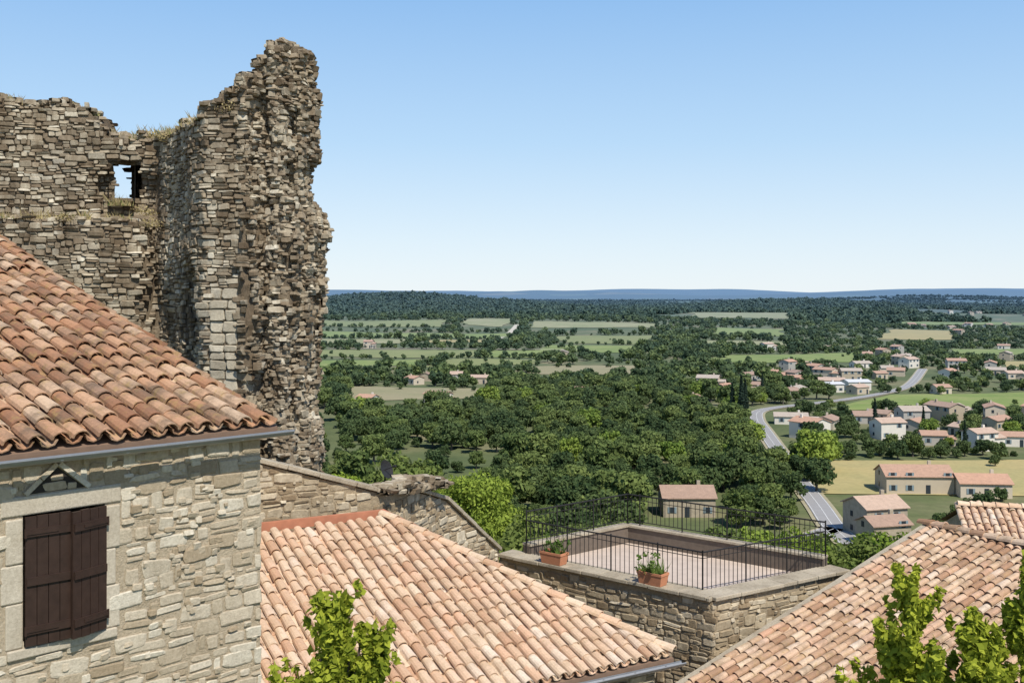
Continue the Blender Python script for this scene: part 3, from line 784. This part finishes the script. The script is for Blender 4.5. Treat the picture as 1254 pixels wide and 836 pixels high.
Wp=[(C-e*LE+n_*.25),(C-e*.2+n_*.25),(Tp-e*.1-n_*.1),(tl-n_*.1)]
b=MB(); b.prism([(p.x,p.y) for p in Wp],Z0-12,lambda x,y:Z0-5.98+.3*((V((x,y,0))-V((C.x,C.y,0))).dot(n_))); b.obj('walls',[M_terrm],mh)
b=MB(); Sx,Lx=path_S([(Wp[0].x,Wp[0].y),(Wp[1].x,Wp[1].y),(Wp[2].x,Wp[2].y)])
stone_fill(b,Sx,6,Lx[-1],-9.5,-5.95,(.15,.45),(.1,.2),.02,.04); b.obj('wall_stones',[M_terr],mh)

# ---- stone garden wall behind the roof
def wall(name,pts,zb,th=.45,coping=True,m1=M_terr,mc=M_cop,cw=None,broken=(),wr=(.14,.52),hr=(.07,.24)):
    par=empty(name); S2,L2=path_S(pts)
    tab=[(L2[i],pts[i][2]) for i in range(len(pts))]
    top=lambda t:interp(tab,t)
    b=MB(); stone_fill(b,S2,0,L2[-1],zb,max(p[2] for p in pts),wr,hr,.022,.032,skip=lambda t,z:z>top(t)-.09,n=8,wav=.26,jz=.22)
    for i in range(int(L2[-1]*22)):
        t=U(.1,L2[-1]-.1); z=top(t)-U(.15,3); P,Ux,N=S2(t,z); stone(b,P+N*.01,Ux,N,U(.05,.14),U(.04,.09),U(.02,.04),0,7)
    b.obj('stones',[m1],par)
    b=MB()
    for i in range(len(pts)-1):
        a=V((pts[i][0],pts[i][1],0));c=V((pts[i+1][0],pts[i+1][1],0));d=(c-a).normalized();N=V((d.y,-d.x,0))
        vs=[a+UP*(Z0+zb-3),c+UP*(Z0+zb-3),c+UP*(Z0+pts[i+1][2]-.03),a+UP*(Z0+pts[i][2]-.03)]; vs=vs+[p-N*th for p in vs]
        b.add(vs,[(0,1,2,3),(7,6,5,4),(3,2,6,7),(0,3,7,4),(1,5,6,2)])
    b.obj('mortar_core',[M_terrm],par)
    b=MB()
    if coping:
        for i in range(len(pts)-1):
            if i in broken: continue
            a=V((pts[i][0],pts[i][1],Z0+pts[i][2]));c=V((pts[i+1][0],pts[i+1][1],Z0+pts[i+1][2]));dd=c-a;l=dd.length;dd.normalize();N=V((dd.y,-dd.x,0)).normalized();u=N.cross(dd); u=u if u.z>0 else -u
            s=0
            while s<l-.05:
                w=min(U(.4,.85),l-s); b.box(a+dd*(s+w/2)-N*(th/2-.02+U(-.012,.012))+u*(.035+U(-.008,.01)),dd*(w/2-.005),N*((cw or th)/2+.06),u*(.042)); s+=w
        co=b.obj('coping_stones',[mc],par); bv=co.modifiers.new('bevel','BEVEL'); bv.width=.015; bv.segments=2
    return par
gw=wall('garden_stone_wall',[(-6.5,18.35,-2.5),(-4.75,19.35,-3.03),(-2.6,20.7,-3.85),(-2.0,22.4,-4.15),(-1.5,23.9,-4.62),(-.32,25.75,-6.2)],-9,broken=(2,))
b=MB()
for i in range(110):
    t=R(); x=-2.6+1.0*t+random.gauss(0,.12); y=20.8+2.6*t+random.gauss(0,.12); z=-3.85-.35*t+U(-.05,.22)*(1-abs(2*t-1)*.5)
    a=U(0,3.14); stone(b,V((x,y,Z0+z)),V((math.cos(a),math.sin(a),0)),V((math.sin(a),-math.cos(a),0)),U(.12,.34),U(.07,.16),U(.06,.12),0,7,back=.12)
b.obj('rubble_heap',[M_castle],gw)
b=MB()  # satellite dish
c=V((-2.62,21.9,Z0-3.62)); b.cyl(c-UP*.6,c,.02); ax=V((.8,-.45,.35)).normalized(); a1=ax.orthogonal().normalized(); a2=ax.cross(a1)
rings=[c+ax*.0]; 
for r in(1,2,3):
    for i in range(12):
        a=i/12*6.283; rr=.20*r/3; rings.append(c+a1*rr*math.cos(a)+a2*rr*math.sin(a)+ax*(rr*rr*1.2))
fs=[(0,1+i,1+(i+1)%12) for i in range(12)]
for r in(0,1):
    for i in range(12): fs.append((1+r*12+i,1+(r+1)*12+i,1+(r+1)*12+(i+1)%12,1+r*12+(i+1)%12))
b.add(rings,fs); b.cyl(c,c+ax*.25,.008); b.box(c+ax*.26,a1*.02,a2*.02,ax*.03); b.obj('satellite_dish',[M_iron])

# ---- terrace
N_=(4.15,22.0,-6.35);W_=(-.30,25.8,-6.35);E_=(7.66,24.3,-6.35);F_=(3.1,28.6,-6.35)
tp=wall('roof_terrace',[W_,N_,E_],-9.6,th=.42,cw=.46)
b=MB(); b.prism([W_[:2],(N_[0],N_[1]+.05),E_[:2],F_[:2]],Z0-14,lambda x,y:Z0-6.52)
b.obj('terrace_floor',[M_floor],tp)
b=MB()
def seg(b,p,q,h,th,z0,m=0):
    p=V((*p,0));q=V((*q,0));d=(q-p)/2;n=V((-d.y,d.x,0)).normalized(); b.box((p+q)/2+UP*(z0+h/2),d,n*th/2,UP*h/2,m)
Wi=(.35,25.75);Fi=(3.05,28.0);Ei=(7.25,24.55);Ni=(4.05,22.55)
seg(b,Fi,Ei,.42,.22,Z0-6.52); seg(b,Wi,Fi,.42,.22,Z0-6.519)
b.obj('low_parapet',[M_para],tp)
b=MB()
seg(b,Fi,Ei,.05,.30,Z0-6.098); seg(b,Wi,Fi,.05,.30,Z0-6.095); b.obj('parapet_cap',[M_cop],tp)
b=MB()
def rail(b,p,q,z0,h):
    p=V((*p,Z0+z0));q=V((*q,Z0+z0));l=(q-p).length;d=(q-p).normalized()
    b.cyl(p+UP*h,q+UP*h,.019); b.cyl(p+UP*.10,q+UP*.10,.012); b.cyl(p+UP*(h-.13),q+UP*(h-.13),.009)
    n=int(l/.125)
    for i in range(n+1):
        a=p+d*(l*i/n); post=(i%10==0 or i==n); b.cyl(a+UP*(0 if post else .1),a+UP*(h+(.04 if post else 0)),.018 if post else .0085,n=5)
rail(b,Wi,Ni,-6.5,1.02); rail(b,Ni,Ei,-6.5,1.02); rail(b,Ei,Fi,-6.05,.78); rail(b,Fi,Wi,-6.05,.78)
b.obj('iron_railing',[M_iron],tp)
def planter(x,y,d,z):
    par=empty('terracotta_planter'); b=MB(); d=V(d).normalized(); n=V((-d.y,d.x,0)); c=V((x,y,Z0+z))
    L_,W2,h=.31,.15,.27
    vs=[];
    for sc,zz in((.86,0),(1,h-.05),(1.06,h-.05),(1.06,h),(.93,h),(.9,h-.05)):
        for s,t in((-1,-1),(1,-1),(1,1),(-1,1)): vs.append(c+d*(s*(L_*sc if sc<1 else L_*(1+(sc-1)*.5)))+n*(t*W2*sc)+UP*zz)
    fs=[(0,3,2,1)]
    for r in range(5):
        for i in range(4): j=(i+1)%4; fs.append((4*r+i,4*r+j,4*r+4+j,4*r+4+i))
    b.add(vs,fs); b.obj('pot',[M_terra],par)
    b=MB(); b.box(c+UP*(h-.055),d*(L_*.9),n*(W2*.9),UP*.004); b.obj('soil',[M_soil],par)
    return par,c+UP*(h-.05)
p1,c1=planter(.98,24.78,(4.45,-3.8,0),-6.27); p2,c2=planter(3.05,23.0,(4.45,-3.8,0),-6.27)
for par,c in((p1,c1),(p2,c2)):
    tufts('leaves',[(c.x+k,c.y-k*.85,c.z) for k in(-.18,-.08,0,.1,.18)],16,.26,M_grn,par,.05)
    b=MB(); 
    for i in range(9):
        q=c+V((U(-.2,.2),U(-.1,.1),0)); t=q+V((U(-.25,.25),U(-.25,.25),U(.15,.5))); b.cyl(q,t,.006,.003,4)
        add_cloud(b,cloud([(t.x,t.y,t.z,.07,.07,.07)],14,.035),0)
    b.obj('stems',[M_grn],par)

# ---- right house
rh=empty('tiled_roof_house')
rO=V((9.8,24.8,Z0-5.5)); rE=V((.527,-.85,0)); rD=V((-.85,-.527,0)); SL=9.3; EL=15
eO=rO+rD*SL-UP*(.3*SL)
roof(eO,rE,-rD,.30,EL,SL,[M_tileR],parent=rh,name='roof_tiles')
b=MB(); q=[eO,eO+rE*EL,rO+rE*EL,rO]; b.add(q+[p-UP*.08 for p in q],[(0,1,2,3),(7,6,5,4),(0,4,5,1),(1,5,6,2),(3,7,4,0)])
bb=-rD*6-UP*1.8; b.add([rO,rO+rE*EL,rO+rE*EL+bb,rO+bb],[(0,1,2,3)]); b.obj('roof_deck',[M_under],rh)
strip_tiles('ridge_tiles',rO+rE*EL+UP*.08,rO+UP*.08,M_tileR,rh,r=.13)
b=MB(); b.box((eO+rO)/2-rE*.11+UP*.03,(rO-eO)/2,rE*.09,UP*.09); b.obj('verge_mortar',[M_cop],rh)
bx=[eO-rD*.3+rE*.1,eO-rD*.3+rE*(EL-.1),rO+rE*(EL-.1)-rD*5.5,rO+rE*.1-rD*5.5]
b=MB(); b.prism([(p.x,p.y) for p in bx],Z0-14,lambda x,y:Z0-5.62-.3*abs((V((x,y,0))-V((rO.x,rO.y,0))).dot(rD))); b.obj('walls',[M_terrm],rh)
# ---- further roof at right
rh2=empty('tiled_roof_house')
o2=V((12.7,29.2,Z0-6.6)); E2=V((.97,-.24,0)); D2=V((.24,.97,0))
roof(o2-D2*2.2-UP*.66-E2*.2,E2,D2,.30,8,3.6,[M_tileM],parent=rh2,name='roof_tiles')
a=o2-D2*2.2-UP*.66-E2*.2; q=[a,a+E2*8,a+E2*8+D2*3.6+UP*1.08,a+D2*3.6+UP*1.08]
b=MB(); b.add(q+[p-UP*.08 for p in q],[(0,1,2,3),(7,6,5,4),(0,4,5,1),(3,7,4,0)]); bk=D2*3.6-UP*1.08; b.add([q[3],q[2],q[2]+bk,q[3]+bk],[(0,1,2,3)]); b.obj('roof_deck',[M_under],rh2)
strip_tiles('ridge_tiles',q[3]+UP*.08,q[2]+UP*.08,M_tileM,rh2,r=.13)
pl=[a+D2*.2+E2*.1,a+D2*.2+E2*7.9,a+D2*7+E2*7.9,a+D2*7+E2*.1]
b=MB(); b.prism([(p.x,p.y) for p in pl],Z0-14,lambda x,y:Z0-7.4); 
g0=a+E2*.1; g1=a+D2*3.6+UP*1.0+E2*.1; g2=a+D2*7.1+E2*.1
b.add([V((g0.x,g0.y,Z0-7.4)),g0-UP*.06,g1,g2-UP*.06,V((g2.x,g2.y,Z0-7.4))],[(0,1,2,3,4)])
b.obj('walls',[M_terrm],rh2)

# ---- shrubs below the terrace
def leafy(name,lobes,n,size,mat,base,zg):
    par=empty(name); b=MB(); x,y=base; b.cyl((x,y,zg),(x,y,lobes[0][2]),.12,.05,7)
    for l in lobes[1:6]: b.cyl((x,y,lobes[0][2]-.4),l[:3],.03,.01,5)
    b.obj('trunk',[M_bark],par); b=MB(); add_cloud(b,cloud(lobes,n,size),0); b.obj('foliage',[mat],par)
for (x,y,s) in [(10.5,41,1.7),(13.2,42,1.6),(8.3,44,1.6),(16,43,1.7),(5.6,43,1.3),(19,45,2.0),(12,47,1.7),(14.5,50,2.0),(1.0,40,1.5)]:
    z=H(x,y); lb=[(x+U(-.8,.8)*s,y+U(-.8,.8)*s,z+s*U(.6,1.5),s*.6,s*.6,s*.5) for i in range(8)]
    leafy('hedge_shrub',lb,4500,.10,M_leafC if R()<.6 else M_leafB,(x,y),z-.3)
# ---- foreground small trees: loose leafy shoots of uneven length
def bush_tree(name,x,y,ztop,zbot,r,n,size=.038):
    lb=[(x,y,Z0+zbot+.5,r*.6,r*.6,.5)]
    for i in range(46):
        t=U(0,1)**.8; k=r*(1-t**1.7)+.03; z=Z0+zbot+(ztop-zbot)*t*.9
        a=i*2.4+U(-.5,.5); rr=k*U(.1,1.2); s=U(.035,.10)
        tilt=U(0,.12)
        for j in range(3):
            f=j*.6; lb.append((x+(rr+tilt*j)*math.cos(a),y+(rr+tilt*j)*math.sin(a),z+s*1.4*j,s*(1-.28*j),s*(1-.28*j),s*(1.5-.3*j)))
    for i in range(3): lb.append((x+U(-.04,.04),y+U(-.04,.04),Z0+ztop-.10-.1*i,.03+.01*i,.03+.01*i,.12))
    leafy(name,lb,n,size,M_leafF,(x,y),34)
bush_tree('laurel_shrub',-1.45,8.6,-2.44,-4.4,.38,6500)
bush_tree('laurel_shrub',-1.15,8.75,-2.72,-4.4,.32,5200)
bush_tree('laurel_tree',3.36,9.0,-2.38,-4.4,.50,8500)
bush_tree('laurel_tree',3.90,8.8,-2.70,-4.4,.52,8500)
bush_tree('laurel_tree',4.42,9.0,-2.20,-4.4,.42,7500)

# ------------------------------------------------------------ light, sky, camera
el=math.radians(53); az=math.radians(153)
w=bpy.data.worlds.new('World'); scene.world=w; w.use_nodes=True; nt=w.node_tree
sk=nt.nodes.new('ShaderNodeTexSky'); sk.sky_type='NISHITA'; sk.sun_disc=False; sk.sun_elevation=el; sk.sun_rotation=az
sk.air_density=1.0; sk.dust_density=.3; sk.ozone_density=2.0; sk.altitude=100
tc=nt.nodes.new('ShaderNodeTexCoord'); sz=nt.nodes.new('ShaderNodeSeparateXYZ'); nt.links.new(tc.outputs['Generated'],sz.inputs[0])
K=.13
gr=ramp(nt,sz.outputs[2],[(0,(.84,.925,.99)),(.05,(.73,.865,.985)),(.14,(.50,.725,.97)),(.28,(.28,.53,.90)),(.5,(.11,.25,.56)),(1,(.05,.12,.33))])
vm=nt.nodes.new('ShaderNodeVectorMath'); vm.operation='SCALE'; nt.links.new(gr,vm.inputs[0]); vm.inputs['Scale'].default_value=1/K
sc=mix(nt,.86,sk.outputs[0],vm.outputs[0])
nt.links.new(sc,nt.nodes['Background'].inputs[0]); nt.nodes['Background'].inputs[1].default_value=K
sd=bpy.data.lights.new('sun','SUN'); sd.energy=5.0; sd.angle=math.radians(.5); sd.color=(1,.94,.84)
so=bpy.data.objects.new('sun',sd); scene.collection.objects.link(so)
dirv=V((math.sin(az)*math.cos(el),math.cos(az)*math.cos(el),math.sin(el)))
so.rotation_euler=dirv.to_track_quat('Z','Y').to_euler()
cd=bpy.data.cameras.new('camera'); cam=bpy.data.objects.new('camera',cd); scene.collection.objects.link(cam)
cam.location=(0,0,Z0); cam.rotation_euler=(math.radians(90),0,0)
cd.sensor_width=36; cd.lens=37.32; cd.shift_y=-58/1254; cd.clip_start=.1; cd.clip_end=60000
scene.camera=cam
scene.view_settings.view_transform='Standard'; scene.view_settings.look='None'; scene.view_settings.exposure=0
